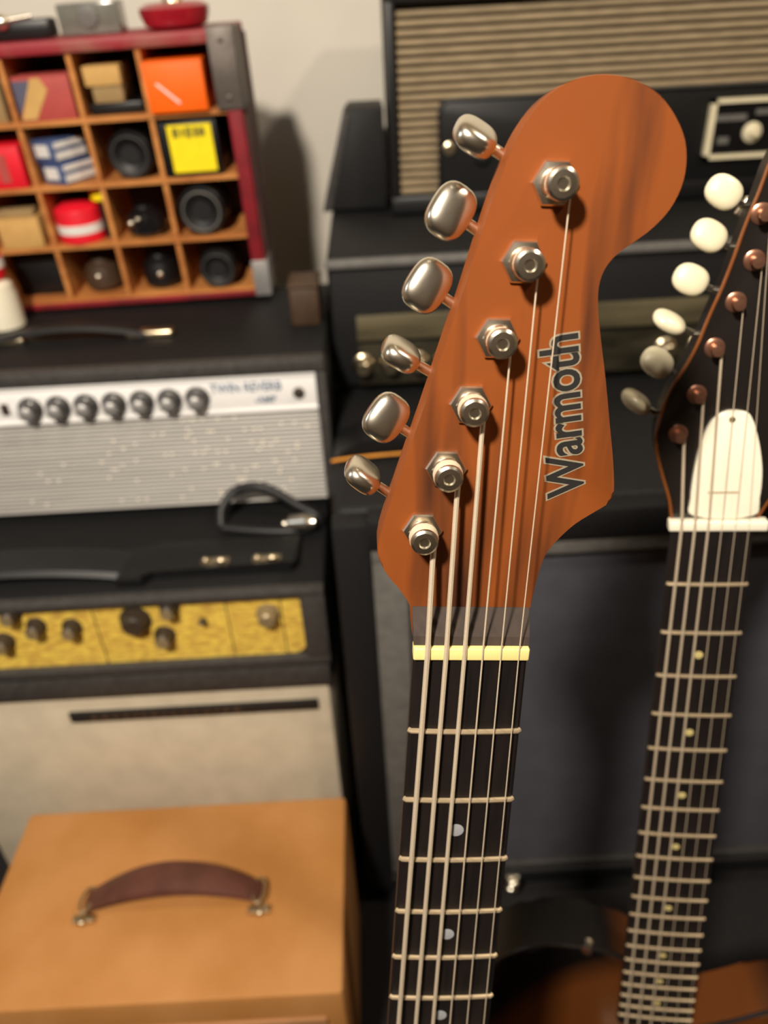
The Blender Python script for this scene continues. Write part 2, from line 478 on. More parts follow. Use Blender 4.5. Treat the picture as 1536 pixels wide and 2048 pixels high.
for x in (-0.404, -0.418):
    MB().box((x - SO.x, -0.142, 0.1405), (0.008, 0.004, 0.012), bevel=0.001).build('rocker_switch', M['knobdark'], sil)
MB().lathe((-0.085 - SO.x, -0.1405, 0.141), (0, -1, 0), [(0, .0062), (.003, .0062), (.0055, .0038), (.006, 0)], 20).build('pilot_jewel', M['knobdark'], sil, label='dull reddish-brown pilot jewel')
text('lettering', 'TWIN REVERB', 0.0122, M['inkblue'], sil, (-0.180 - SO.x, -0.1412, 0.1455), (PI / 2, 0, 0), 0.0002, 0.0003, tall=1.2)
text('lettering', '-AMP', 0.0105, M['inkblue'], sil, (-0.134 - SO.x, -0.1412, 0.1312), (PI / 2, 0, 0), 0.0002, 0.0002, tall=1.1)
rings = []
for i in range(15):
    t = i / 14
    x = -0.083 + 0.180 * t
    z = 0.182 + 0.012 * math.sin(PI * t) ** .8
    rings.append([(x, -0.056, z), (x, -0.052, z + .004), (x, -0.040, z + .0045), (x, -0.032, z + .003), (x, -0.030, z), (x, -0.044, z - .0015)])
h2 = MB().loft(rings).build('handle', M['rubber'], sil)
for x in (-0.071, 0.101):
    MB().box((x, -0.044, 0.1835), (0.055, 0.016, 0.009), bevel=0.0035, seg=3).build('handle_cap', M['nickel'], h2, label='bright metal end cap')

# small brown box at the back of it
MB_b = thing('wooden_box', 'small dark brown wooden box on the aluminium-panel amplifier beside the wall', 'box', (-0.078, 0.90, 0.796))
MB().box((0, 0, 0.022), (0.034, 0.05, 0.044), bevel=0.003).build('case', M['browntape'], MB_b)
MB().box((0, 0, 0.0465), (0.036, 0.052, 0.005), bevel=0.0015).build('lid', M['browntape'], MB_b)

# ------------------------------------------------------------------ red crate
crate = thing('drinks_crate', 'red painted wooden crate of small square compartments standing on its side', 'crate', (-0.605, 0.982, 0.797), rot=(R(3.0), R(-0.8), 0))
CO = crate
CW, CD, CHh = 0.475, 0.105, 0.290
def XL(x):
    return x + 0.605
MB().box((CW / 2, CD / 2, CHh - 0.0065), (CW, CD, 0.013), bevel=0.0025).build('top_board', M['redworn'], crate)
MB().box((CW / 2, CD / 2, 0.003), (CW, CD, 0.006), bevel=0.001).build('bottom_board', M['red'], crate)
MB().box((CW / 2, CD / 2 + .002, 0.0075), (CW - .03, CD - .006, 0.004)).build('bottom_lining', M['wood'], crate, label='bare wood lining')
MB().box((CW - 0.0085, CD / 2, CHh / 2), (0.017, CD, CHh - 0.004), bevel=0.002).build('side_board', M['red'], crate)
MB().box((0.0085, CD / 2, CHh / 2), (0.017, CD, CHh - 0.004), bevel=0.002).build('side_board', M['red'], crate)
MB().box((CW + 0.001, CD / 2 + .004, CHh / 2), (0.003, CD - .01, CHh - .02)).build('side_shade', M['purple'], crate, label='dark maroon outer side with painted shade')  # thin dark sheet over the red board, painted as its shaded side
MB().box((CW / 2, CD - 0.002, CHh / 2), (CW - 0.01, 0.004, CHh - 0.01)).build('back_panel', M['browntape'], crate)
SH = (0.797 + .072, .797 + .141, .797 + .210)
for z in (0.0745, 0.143, 0.2115):
    MB().box((CW / 2, CD / 2, z), (CW - 0.03, CD - 0.006, 0.0055)).build('shelf', M['wood'], crate, smooth=False)
for x in (-0.234, -0.309, -0.384, -0.459, -0.533):
    MB().box((XL(x), CD / 2 + 0.0005, 0.143), (0.0055, CD - 0.008, 0.272)).build('divider', M['wood'], crate, smooth=False)
b1 = MB().box((CW - 0.012, -0.0012, 0.252), (0.029, 0.0024, 0.078), bevel=0.0008).box((CW + 0.0015, 0.02, 0.252), (0.0028, 0.044, 0.078), bevel=0.0008).box((CW - 0.012, 0.02, CHh + .0008), (0.029, 0.044, 0.0022), bevel=.0008)
for zz in (.225, .28):
    b1.ball((CW - 0.012, -0.003, zz), (.003, .0015, .003), n=10)
b1.build('corner_band', M['steel'], crate, label='dark dull metal corner band')
MB().box((CW - 0.008, -0.0012, 0.022), (0.019, 0.0024, 0.044), bevel=0.0008).box((CW + 0.0015, 0.02, 0.022), (0.0028, 0.044, 0.044), bevel=0.0008).build('corner_band', M['steelbright'], crate, label='bright metal corner band')
bpy.context.view_layer.update()
CM = crate.matrix_world.copy()

def in_cell(o, x, z, y=0.004):
    """stand thing o in the crate at survey x and height z (m above the crate's base)"""
    p = CM @ Vector((XL(x), y, z))
    o.location = p
    o.rotation_euler = (R(3.0), R(-0.8), 0)

R4, R3, R2, R1 = 0.0096, 0.0773, 0.1458, 0.2143
def carton(name, label, wdt, hgt, dep, material, cat='box'):
    t = thing(name, label, cat)
    MB().box((0, dep / 2, hgt / 2), (wdt, dep, hgt), bevel=0.0008).build('carton', material, t)
    MB().box((0, 0.0012, hgt - .0006), (wdt * .96, .003, .0014)).build('flap', material, t)
    return t

o = carton('orange_carton', 'bright orange carton with a pale slanting stroke in the top right compartment', 0.0640, 0.0500, 0.075, M['orange'])
MB().box((0, 0, 0), (0.030, 0.0006, 0.0022), mx=Matrix.Translation((-0.009, -0.0002, 0.019)) @ Matrix.Rotation(R(42), 4, 'Y')).build('printed_stroke', M['paper'], o)
in_cell(o, -0.1985, R1, -0.004)
o = thing('yellow_label_box', 'black-edged box with a yellow face below the orange carton', 'box')
MB().box((0, .04, .029), (0.066, 0.08, 0.058), bevel=0.001).build('carton', M['black'], o)
MB().box((0.002, -0.0005, .030), (0.050, 0.001, 0.050)).build('front_label', M['yellow'], o, label='bright yellow label')
for i, (x, wd, h) in enumerate([(-.016, .007, .010), (-.008, .004, .008), (-.001, .006, .011), (.007, .005, .010), (.014, .007, .009)]):
    MB().box((x + .002, -0.0012, .047), (wd, 0.0006, h)).build('printed_mark', M['inkolive'], o)
in_cell(o, -0.1960, R2, 0.003)
# two small cardboard boxes, R1 column C
o = carton('cardboard_box', 'lower cardboard box of the two stacked in the top row', 0.033, 0.0165, 0.05, M['kraftdark'])
MB().box((0, .004, .008), (.034, .001, .003)).build('tape', M['kraft'], o)
in_cell(o, -0.277, R1 + 0.0125, 0.010)
o2 = carton('cardboard_box', 'upper cardboard box of the two stacked in the top row', 0.040, 0.0195, 0.05, M['kraft'])
in_cell(o2, -0.279, R1 + 0.0295, 0.008)
o = thing('black_tray', 'low black tray under the two stacked cardboard boxes', 'tray')
MB().box((0, .04, .006), (.060, .075, .012), bevel=.002).build('tray_body', M['black'], o)
in_cell(o, -0.272, R1, 0.01)
# pinkish red box R1 col B
o = carton('faded_red_box', 'faded red box with a tan and a blue-grey panel in the top row', 0.062, 0.044, 0.07, M['pinkcard'])
MB().prism([(-.031, .002), (-.014, .002), (.006, .030), (.000, .042), (-.010, .042)], -0.0008, 0.0006, axis='y').build('tan_panel', M['kraft'], o)
MB().prism([(-.031, .006), (-.012, .036), (-.012, .040), (-.031, .040)], -0.0006, 0.0006, axis='y').build('blue_panel', M['bluegrey'], o)
in_cell(o, -0.346, R1, 0.004)
# R1 col A
o = carton('brown_carton', 'brown carton at the left end of the top row', 0.05, 0.04, 0.06, M['kraftdark'])
in_cell(o, -0.42, R1, 0.01)
# R2
o = carton('red_carton', 'bright red carton beside the white-labelled navy boxes', 0.058, 0.046, 0.07, M['redcard'])
MB().box((0.006, -0.0004, .022), (.012, .001, .030)).build('front_label', M['pinkcard'], o)
in_cell(o, -0.422, R2, 0.004)
for lab, z, dx in (('navy box with a white label, lower of the pair in the second row', R2, 0), ('navy box with a white label, upper of the pair in the second row', R2 + .0245, -.004)):
    o = carton('navy_label_box', lab, 0.036, 0.0235, 0.046, M['blue'])
    MB().box((-0.002, -0.0005, .012), (.022, .001, .013)).build('front_label', M['paper'], o)
    MB().box((0.0182, .023, .0175), (.0008, .044, .006)).box((0.0182, .023, .0065), (.0008, .044, .008)).build('side_label', M['paper'], o, label='white banded side label')
    in_cell(o, -0.362 + dx, z, 0.010)
    o.rotation_euler = (R(3.0), R(-0.8), R(-32))
def reel(name, label, cat, r, dep, material, hub, ringmat):
    t = thing(name, label, cat)
    MB().lathe((0, 0, r), (0, 1, 0), [(0, r * .42), (-.001, r * .5), (-.003, r * .9), (0, r), (dep, r), (dep + .002, r * .9), (dep, 0)], 36).build('roll', material, t)
    MB().lathe((0, -0.001, r), (0, 1, 0), [(0, r * .42), (.004, r * .40), (.004, 0)], 28).build('core', hub, t)
    MB().tube([(r * .78 * math.cos(a), -0.0035, r + r * .78 * math.sin(a)) for a in [i * PI * 2 / 30 for i in range(31)]], .0011, 6).build('rim_ring', ringmat, t)
    return t
o = reel('black_roll', 'black round roll in the second row, left of the yellow-faced box', 'roll', .026, .05, M['black'], M['rubber'], M['tolexgrey'])
in_cell(o, -0.268, R2, 0.010)
o = reel('black_roll', 'black ringed roll at the right end of the third row', 'roll', .0285, .05, M['black'], M['rubber'], M['grey_trim'])
in_cell(o, -0.1975, R3, 0.006)
o = reel('black_roll', 'black roll at the right end of the bottom row', 'roll', .0240, .05, M['black'], M['rubber'], M['tolexgrey'])
in_cell(o, -0.192, R4, 0.010)
# R3
o = carton('cardboard_box', 'cardboard box in the third row, left of the red tin', 0.050, 0.036, 0.06, M['kraft'])
MB().box((0.0, .012, .040), (.044, .020, .008), mx=None, bevel=.001).build('raised_flap', M['kraftdark'], o)
in_cell(o, -0.420, R3, 0.002)
def round_tin(name, label, r, h, m1, band, cat='tin'):
    t = thing(name, label, cat)
    MB().lathe((0, r, 0), (0, 0, 1), [(0, r * .96), (.001, r), (h * .82, r), (h * .88, r * .97), (h, r * .6), (h + .001, 0)], 36).build('can', m1, t)
    MB().lathe((0, r, h * .26), (0, 0, 1), [(0, r * 1.0), (.0002, r * 1.015), (h * .24, r * 1.015), (h * .2402, r)], 36).build('label_band', band, t, label='white label band')
    return t
o = round_tin('red_tin', 'round red tin with a white band in the third row', .0275, .044, M['redcard'], M['paper'])
in_cell(o, -0.353, R3, 0.0)
o = thing('yellow_canister', 'small yellow canister beside the red tin in the third row', 'canister')
MB().lathe((0, 0, -.028), (0, 0, 1), [(0, .0065), (.046, .0065), (.048, .005), (.048, 0)], 24).build('canister_body', M['black'], o)
MB().lathe((0, 0, .016), (0, 0, 1), [(0, .011), (.002, .013), (.010, .013), (.014, .009), (.0145, 0)], 28).build('lid', M['yellow'], o)
in_cell(o, -0.3200, R3 + 0.028, 0.030)
def pot(name, label, r, h, material, glint, cat, gx=0, gz=.5):
    t = thing(name, label, cat)
    MB().lathe((0, r, 0), (0, 0, 1), [(0, r * .7), (h * .15, r * .95), (h * .45, r), (h * .75, r * .85), (h * .9, r * .5), (h, r * .45), (h + .0005, 0)], 32).build('body', material, t)
    MB().ball((gx, .001, h * gz), (.0042, .004, .0042), n=14).build('button', glint, t, label='shiny metal bead')
    return t
o = pot('glossy_pot', 'dark glossy pot with highlights made as chrome beads in the third row beside the yellow cap', .025, .036, M['darkglass'], M['chrome'], 'pot', -.013, .55)  # chrome beads on this pot stand for highlights on its gloss
MB().ball((-.004, .0, .0245), (.0035, .0035, .003), n=12).build('button', M['chrome'], o)  # second highlight, also set as a chrome bead
in_cell(o, -0.272, R3, 0.004)
o = pot('dark_ornament', 'dark brown round pot with one metal button, second of the bottom row', .024, .040, M['browntape'], M['chrome'], 'pot', 0, .55)
in_cell(o, -0.347, R4, 0.018)
o = pot('dark_ornament', 'black round pot with one bright metal button in the bottom row', .024, .042, M['black'], M['chrome'], 'pot', .003, .5)
in_cell(o, -0.270, R4, 0.014)
o = carton('empty_cell_shade', 'added black block standing for shade in the empty compartment next to the white bottle', 0.058, 0.050, 0.06, M['black'])  # added block; its black stands for shade in an empty compartment
in_cell(o, -0.422, R4, 0.03)

# on the crate's top
def on_crate(o, x, y):
    o.location = CM @ Vector((XL(x), y, CHh + .0002))
    o.rotation_euler = (R(3.0), R(-0.8), 0)
o = thing('clear_case', 'grey clear plastic case with a round disc on the crate top', 'case')
MB().box((0, 0, .015), (.066, .035, .030), bevel=.002).build('case_body', M['glass'], o)
MB().lathe((0, -.018, .017), (0, -1, 0), [(0, .011), (.002, .011), (.003, .008), (.003, 0)], 28).build('disc', M['grey_trim'], o)
on_crate(o, -0.287, 0.055)
o = thing('red_dish', 'round glossy dark red dish on the right end of the crate top', 'dish')
MB().lathe((0, 0, 0), (0, 0, 1), [(0, .026), (.004, .034), (.014, .038), (.020, .038), (.024, .030), (.025, 0)], 36).build('dish_body', M['reddish'], o)
MB().lathe((0, 0, .0245), (0, 0, 1), [(0, .012), (.006, .010), (.008, .004), (.008, 0)], 24).build('lid_knob', M['nickel'], o)
on_crate(o, -0.195, 0.050)
o = thing('metal_toy', 'small black and silver gadget with bright metal fittings on the left of the crate top', 'gadget')
MB().box((0, 0, .010), (.095, .030, .018), bevel=.004).build('base', M['black'], o)
mb = MB().ball((-.002, -.015, .018), (.009, .008, .008), n=16).cyl((0, -.015, .019), (.030, -.012, .022), .003, .002, 12).cyl((-.01, -.015, .016), (-.042, -.012, .016), .003, .003, 12)
mb.build('metal_fitting', M['chrome'], o)
on_crate(o, -0.372, 0.035)

# bottle standing in front of the crate
o = thing('white_bottle', 'white bottle with a red and white striped cap in front of the crate', 'bottle', (-0.452, 0.935, 0.796))
MB().lathe((0, 0, 0), (0, 0, 1), [(0, .021), (.002, .024), (.040, .0235), (.052, .021), (.058, .014), (.062, .013), (.0625, 0)], 32).build('bottle_body', M['white'], o)
MB().lathe((0, 0, .060), (0, 0, 1), [(0, .017), (.012, .019), (.0121, .017), (.024, .019), (.0241, .018), (.034, .017), (.040, .010), (.041, 0)], 32).build('cap', M['redcard'], o)
MB().lathe((0, 0, .0722), (0, 0, 1), [(0, .0193), (.011, .0195), (.0112, .015)], 32).build('cap_band', M['paper'], o, label='white band')

# ------------------------------------------------------------------ big speaker cabinet (behind the guitars)
cab = thing('speaker_cabinet', 'large black speaker cabinet with charcoal grille and grey moulding, behind the guitars', 'speaker cabinet', (0.33, 0.60, 0.06))
cw, x0 = 0.76, -0.38
MB().box((0, 0.17, 0.349), (0.76, 0.312, 0.592), bevel=0.012, seg=3).build('cabinet', M['tolex'], cab)
f = MB()
f.box((0, 0.005, 0.628), (0.694, 0.0255, 0.034), bevel=0.003)
f.box((0, 0.005, 0.062), (0.694, 0.0255, 0.024), bevel=0.003)
f.box((-0.3625, 0.005, 0.346), (0.035, 0.026, 0.592), bevel=0.004)
f.box((0.3625, 0.005, 0.346), (0.035, 0.026, 0.592), bevel=0.004)
f.build('front_frame', M['tolex'], cab)
g = MB()
g.box((0, 0.002, 0.602), (0.690, 0.010, 0.020), bevel=0.002)
g.box((-0.3275, 0.002, 0.333), (0.035, 0.010, 0.519), bevel=0.003)
g.box((0.3345, 0.002, 0.333), (0.021, 0.010, 0.519), bevel=0.002)
g.build('grille_moulding', M['grey_trim'], cab)
MB().box((0, 0.002, 0.079), (0.690, 0.010, 0.010), bevel=0.002).build('lower_moulding', M['tolexgrey'], cab)
MB().box((0, 0.010, 0.341), (0.652, 0.006, 0.522)).build('grille_cloth', M['cabcloth'], cab)
for sx in (-1, 1):
    for sy in (0.05, 0.29):
        MB().cyl((sx * .32, sy, 0.0), (sx * .32, sy, 0.054), 0.022, 0.024, 18).build('foot', M['rubber'], cab)
lt = MB().ball((-0.186, -0.014, 0.041 + .02), (.009, .008, .006), n=14).ball((-0.188, -0.014, 0.049), (.009, .008, .006), n=14)
lt.box((-0.186, -0.009, .054), (.018, .006, .030), bevel=.002)
lt.build('latch', M['chrome'], cab, label='bright chrome latch')

# ------------------------------------------------------------------ black head with olive strip on the cabinet
ah = thing('guitar_amplifier', 'wide black amplifier head with an olive strip, on top of the large cabinet', 'amplifier', (0.33, 1.065, 0.7055))
# the cabinet is 0.31 deep: a low shelf block carries the head's rear
MB().box((0, 0, 0.0855), (0.76, 0.36, 0.160), bevel=0.008).build('cabinet', M['tolex'], ah)
MB().box((0, -0.183, 0.082), (0.70, 0.006, 0.030), bevel=0.001).build('olive_strip', M['olive'], ah)
MB().box((0, -0.182, 0.036), (0.70, 0.006, 0.052), bevel=0.001).build('control_panel', M['darkolive'], ah)
MB().box((0, -0.183, 0.1575), (0.762, 0.010, 0.010), bevel=0.003).build('top_edge_strip', M['grey_trim'], ah)  # lighter grey strip along the top front edge
kk = None
for i, x in enumerate((-0.345, -0.312, -0.279, -0.246, -.2, -.16, 0.02, .06, .10)):
    if kk is None:
        kk = MB().lathe((0, 0, 0), (0, -1, 0), [(0, .013), (.003, .013), (.005, .010), (.018, .009), (.020, .007), (.020, 0)], 26).build('knob', M['nickel'], ah, loc=(x, -0.184, 0.038))
    else:
        copy_part(kk, ah, (x, -0.184, 0.038))
for sx in (-1, 1):
    for sy in (-1, 1):
        MB().cyl((sx * .33, sy * .15, 0.0), (sx * .33, sy * .15, 0.007), 0.012, 0.012, 14).build('foot', M['rubber'], ah)
# rear support table the head spans to
st = thing('side_table', 'low black table standing behind the large cabinet, under the wide head', 'table', (0.33, 1.105, 0.06))
MB().box((0, 0, 0.627), (0.70, 0.33, 0.028), bevel=0.004).build('table_top', M['black'], st)
for sx in (-1, 1):
    for sy in (-1, 1):
        MB().box((sx * .32, sy * .14, 0.307), (0.035, 0.035, 0.612), bevel=0.003).build('leg', M['black'], st)

# piece on cabinet top: black round-topped pouch with an amber edge
po = thing('black_case', 'small black domed case with a thin amber edge on the large cabinet top', 'case', (0.002, 0.735, 0.702))
MB().prism(smooth_pts([(-.052, 0.002), (-.040, .014), (-.015, .024), (.020, .026), (.048, .020), (.060, .006), (.060, 0.002)], 4, False), -0.022, 0.03, bevel=0.003, axis='y').build('shell', M['black'], po)
MB().tube(smooth_pts([(-.054, -.024, .0035), (-.040, -.026, .0065), (-.01, -.027, .009), (.03, -.027, .010), (.058, -.025, .008)], 5, False), .0016, 8).build('edge_strip', M['amber'], po, label='amber edge strip')

# dark grey wedge cabinet
wd_ = thing('wedge_cabinet', 'dark grey slant-sided cabinet beside the ribbed-front amplifier', 'cabinet', (0.0, 1.17, 0.874))
MB().prism([(-.060, 0), (.028, 0), (.028, .122), (-.018, .122), (-.0255, .114)], -0.06, 0.06, bevel=0.004, axis='y').build('cabinet', M['tolex'], wd_)
MB().prism([(-.060, 0), (-.048, 0), (-.016, .114), (-.018, .122), (-.0255, .114)], -0.0630, -0.058, bevel=0.001, axis='y').build('side_shading_strip', M['tolexgrey'], wd_)  # lighter strip: shading along the left side put into the colour

# ------------------------------------------------------------------ ribbed front amplifier
rb = thing('vintage_amplifier', 'black amplifier with a ribbed brown grille and a rounded black control inset', 'amplifier', (0.033, 1.08, 0.8715))
RW = 0.62
MB().box((RW / 2, 0.075, 0.143), (RW, 0.130, 0.280), bevel=0.006).build('cabinet', M['tolex'], rb)
fm = MB()
fm.box((0.006, 0.0, 0.143), (0.012, 0.025, 0.280), bevel=0.003)
fm.box((RW - 0.006, 0.0, 0.143), (0.012, 0.025, 0.280), bevel=0.003)
fm.box((RW / 2, 0.0, 0.013), (RW, 0.026, 0.022), bevel=0.003)
fm.box((RW / 2, 0.0, 0.259), (RW, 0.026, 0.048), bevel=0.003)
fm.build('front_frame', M['black'], rb)
MB().box((RW / 2, 0.006, 0.13), (RW - .022, 0.006, 0.214)).build('grille_board', M['ribgap'], rb)
pitch = 0.0098
n = 0
z = 0.0285
while z < 0.234:
    x1 = 0.064 if z < 0.128 else RW - 0.012
    MB().cyl((0.0125, 0.001, z), (x1, 0.001, z), 0.0036, n=10).build('slat', M['rib'], rb)
    z += pitch
# rounded inset, cut in front of the grille
ins = [(RW - .012, .024), (.064, .024), (.064, .118), (.067, .127), (.074, .132), (RW - .012, .132)]
MB().prism(ins, -0.008, 0.0035, bevel=0.001, axis='y').build('inset_panel', M['black'], rb)
MB().tube([(RW - .014, -.009, .1325), (.074, -.009, .1325), (.067, -.009, .128), (.0635, -.009, .118), (.0635, -.009, .026)], .0022, 8).build('inset_rim', M['rubber'], rb)
k = MB().lathe((.076, -.008, .078), (0, -1, 0), [(0, .008), (.004, .008), (.005, .0055), (.007, .0055), (.007, 0)], 24).build('knob', M['nickel'], rb, label='small nickel ring knob')
MB().lathe((.118, -.008, .066), (0, -1, 0), [(0, .010), (.004, .010), (.006, .007), (.006, 0)], 24).build('knob', M['black'], rb)
for x in (.30, .335):
    MB().lathe((x, -.008, .084), (0, -1, 0), [(0, .009), (.004, .009), (.012, .006), (.012, 0)], 24).build('knob', M['darkglass'], rb)
jp = MB()
px0, px1, pz0, pz1 = .402, .53, .049, .118
jp.prism([(px0, pz0), (px0 + .007, pz0), (px0 + .007, pz1), (px0, pz1)], -.016, -.008, axis='y')
jp.prism([(px1 - .005, pz0), (px1, pz0), (px1, pz1), (px1 - .005, pz1)], -.016, -.008, axis='y')
jp.prism([(px0, pz1 - .005), (px1, pz1 - .005), (px1, pz1), (px0, pz1)], -.016, -.008, axis='y')
jp.prism([(px0, pz0), (px1, pz0), (px1, pz0 + .005), (px0, pz0 + .005)], -.016, -.008, axis='y')
jo = jp.build('meter_frame', M['ivory'], rb, label='silver-white rectangular frame', smooth=False)
MB().box(((px0 + px1) / 2, -.0095, (pz0 + pz1) / 2), (px1 - px0 - .008, .003, pz1 - pz0 - .008)).build('meter_face', M['darkglass'], jo)
MB().lathe((.460, -.011, .078), (0, -1, 0), [(0, .012), (.003, .012), (.010, .004), (.014, .004), (.014, 0)], 22).build('meter_knob', M['ivory'], jo)
MB().box((.43, -.0115, .096), (.040, .0012, .007)).box((.47, -.0115, .101), (.018, .0012, .006)).box((.425, -.0115, .070), (.014, .0012, .008)).build('meter_marking', M['grey_trim'], jo)

# ------------------------------------------------------------------ guitars (millimetre frames)
def gframe(name, label, O, X, Y, Z):
    t = bpy.data.objects.new(name, None)
    COL.objects.link(t)
    X, Y, Z = Vector(X), Vector(Y), Vector(Z)
    mx = Matrix((X, Y, Z)).transposed().to_4x4() @ Matrix.Scale(0.001, 4)
    mx.translation = Vector(O) * 0.001 + Vector((0, 0, DZ))
    # Empty sits at the butt of the body
    t.matrix_world = mx
    t['label'] = label
    t['category'] = 'guitar'
    return t

def fret_y(n, scale):
    return -scale * (1 - 2 ** (-n / 12))

def neck_parts(g, scale, w0, w12, nfret, dots, inlay, end_y, nutm, dotr):
    W = lambda y: w0 + (w12 - w0) * (-y) / (scale / 2)
    yE = fret_y(nfret, scale) - 12
    # fretboard with a slight crown
    rings = []
    for y in (1.0, 0.0, -100.0, -200.0, -300.0, yE):
        h = W(min(y, 0)) / 2
        rings.append([(-h, y, -6), (-h, y, -1.2), (-h + 1, y, -.3), (-h * .5, y, .25), (0, y, .4), (h * .5, y, .25), (h - 1, y, -.3), (h, y, -1.2), (h, y, -6)])
    MB().loft(rings).build('fretboard', M['ebony'], g)
    rings = []
    for y in (end_y, -20, -60, -200, -330, -390):
        h = W(min(y, 0)) / 2 - .2
        dpt = 14 + 3 * min(1, -min(y, 0) / 300)
        rings.append([(-h, y, -6)] + [(-h * math.cos(a), y, -6 - dpt * math.sin(a)) for a in [PI * i / 10 for i in range(1, 10)]] + [(h, y, -6)])
    MB().loft(rings).build('neck', M['neckwood'], g)
    for n in range(1, nfret + 1):
        y = fret_y(n, scale)
        h = W(y) / 2 - .2
        MB().tube([(-h, y, -.6), (-h + .8, y, .1), (-h * .5, y, .55), (0, y, .75), (h * .5, y, .55), (h - .8, y, .1), (h, y, -.6)], 1.15, 8).build('fret', M['fret'], g)
    for n in dots:
        y = (fret_y(n, scale) + fret_y(n - 1, scale)) / 2
        xs = (0,) if n != 12 else ((0,) if dotr < 3 else (-9, 9))
        for x in xs:
            MB().lathe((x, y, .2), (0, 0, 1), [(0, dotr), (.35, dotr), (.4, dotr - .3), (.42, 0)], 20).build('inlay', inlay, g)

# --- guitar 1, foreground
g1 = gframe('electric_guitar', 'electric guitar with a reddish-brown mahogany headstock and six chrome tuners, nearest the camera',
            (29.06463641234966, 207.67931776382784, 902.619396508328),
            (0.9968206829329816, -0.0038724674185345678, -0.0795834786442296),
            (0.07914893202971093, 0.16299893800554682, 0.9834463853040593),
            (0.009163658416830978, -0.9866186447686646, 0.16278721436053678))
H1 = [(-21.2, 1.0), (-21.8, 9.0), (-22.8, 14.5), (-26.5, 20.6), (-31.2, 26.7), (-35.0, 34.7), (-33.8, 44.5), (-29.6, 59.7), (-25.7, 73.3), (-21.5, 87.3), (-17.6, 101.5), (-14.1, 114.3), (-11.0, 125.1), (-7.9, 137.0), (-5.0, 148.4), (-2.0, 158.7), (0.8, 167.0), (4.0, 173.3), (8.4, 179.1), (14.0, 183.3), (20.5, 185.6), (27.4, 186.0), (34.5, 184.7), (41.4, 181.4), (46.9, 176.2), (50.8, 170.2), (52.4, 163.6), (52.0, 157.4), (49.6, 151.3), (45.3, 146.0), (39.9, 141.6), (35.4, 138.0), (32.4, 133.6), (31.4, 128.3), (32.2, 121.5), (34.4, 112.2), (37.8, 99.3), (41.4, 84.1), (44.3, 71.8), (46.3, 60.5), (45.6, 56.4), (40.8, 52.6), (34.3, 47.7), (28.8, 41.4), (25.2, 35.4), (23.4, 27.3), (22.4, 19.0), (21.6, 9.0), (21.2, 1.0)]
Hs = smooth_pts(H1[:-1], 3, False)[:-1] + [H1[-1]]
MB().prism(Hs, -22, -8, bevel=1.0, seg=3).build('headstock', M['head'], g1)
neck_parts(g1, 648, 42, 51.5, 22, (3, 5, 7, 9, 12, 15, 17, 19, 21), M['pearl'], 2, M['bone'], 3.2)
# sloping fretboard end beyond the nut
MB().loft([[(-21.2, 1.8, -14), (-21.2, 1.8, -.6), (21.2, 1.8, -.6), (21.2, 1.8, -14)], [(-21.3, 5, -14), (-21.3, 5, -1.6), (21.3, 5, -1.6), (21.3, 5, -14)], [(-21.8, 13.8, -14), (-21.8, 13.8, -7.8), (21.6, 13.8, -7.8), (21.6, 13.8, -14)]]).build('fretboard_end', M['ebony_end'], g1, smooth=False)
MB().box((0, -0.9, -1.5), (42.6, 5.2, 6.2), bevel=0.7, seg=3).build('nut', M['bone'], g1)
posts = [(14.1, 157.6), (7.0, 135.4), (1.0, 112.2), (-5.9, 90.4), (-12.6, 67.9), (-19.5, 44.7)]
btns = [(-8.2, 169.5), (-14.3, 148.4), (-20.5, 125.8), (-28.2, 103.6), (-32.5, 81.5), (-40.2, 60.2)]
face = [70, 15, 10, 82, 12, 84]
nutx = [17.2, 10.6, 3.9, -2.7, -9.4, -16.2]
rads = [0.24, 0.28, 0.34, 0.85, 0.95, 1.05]
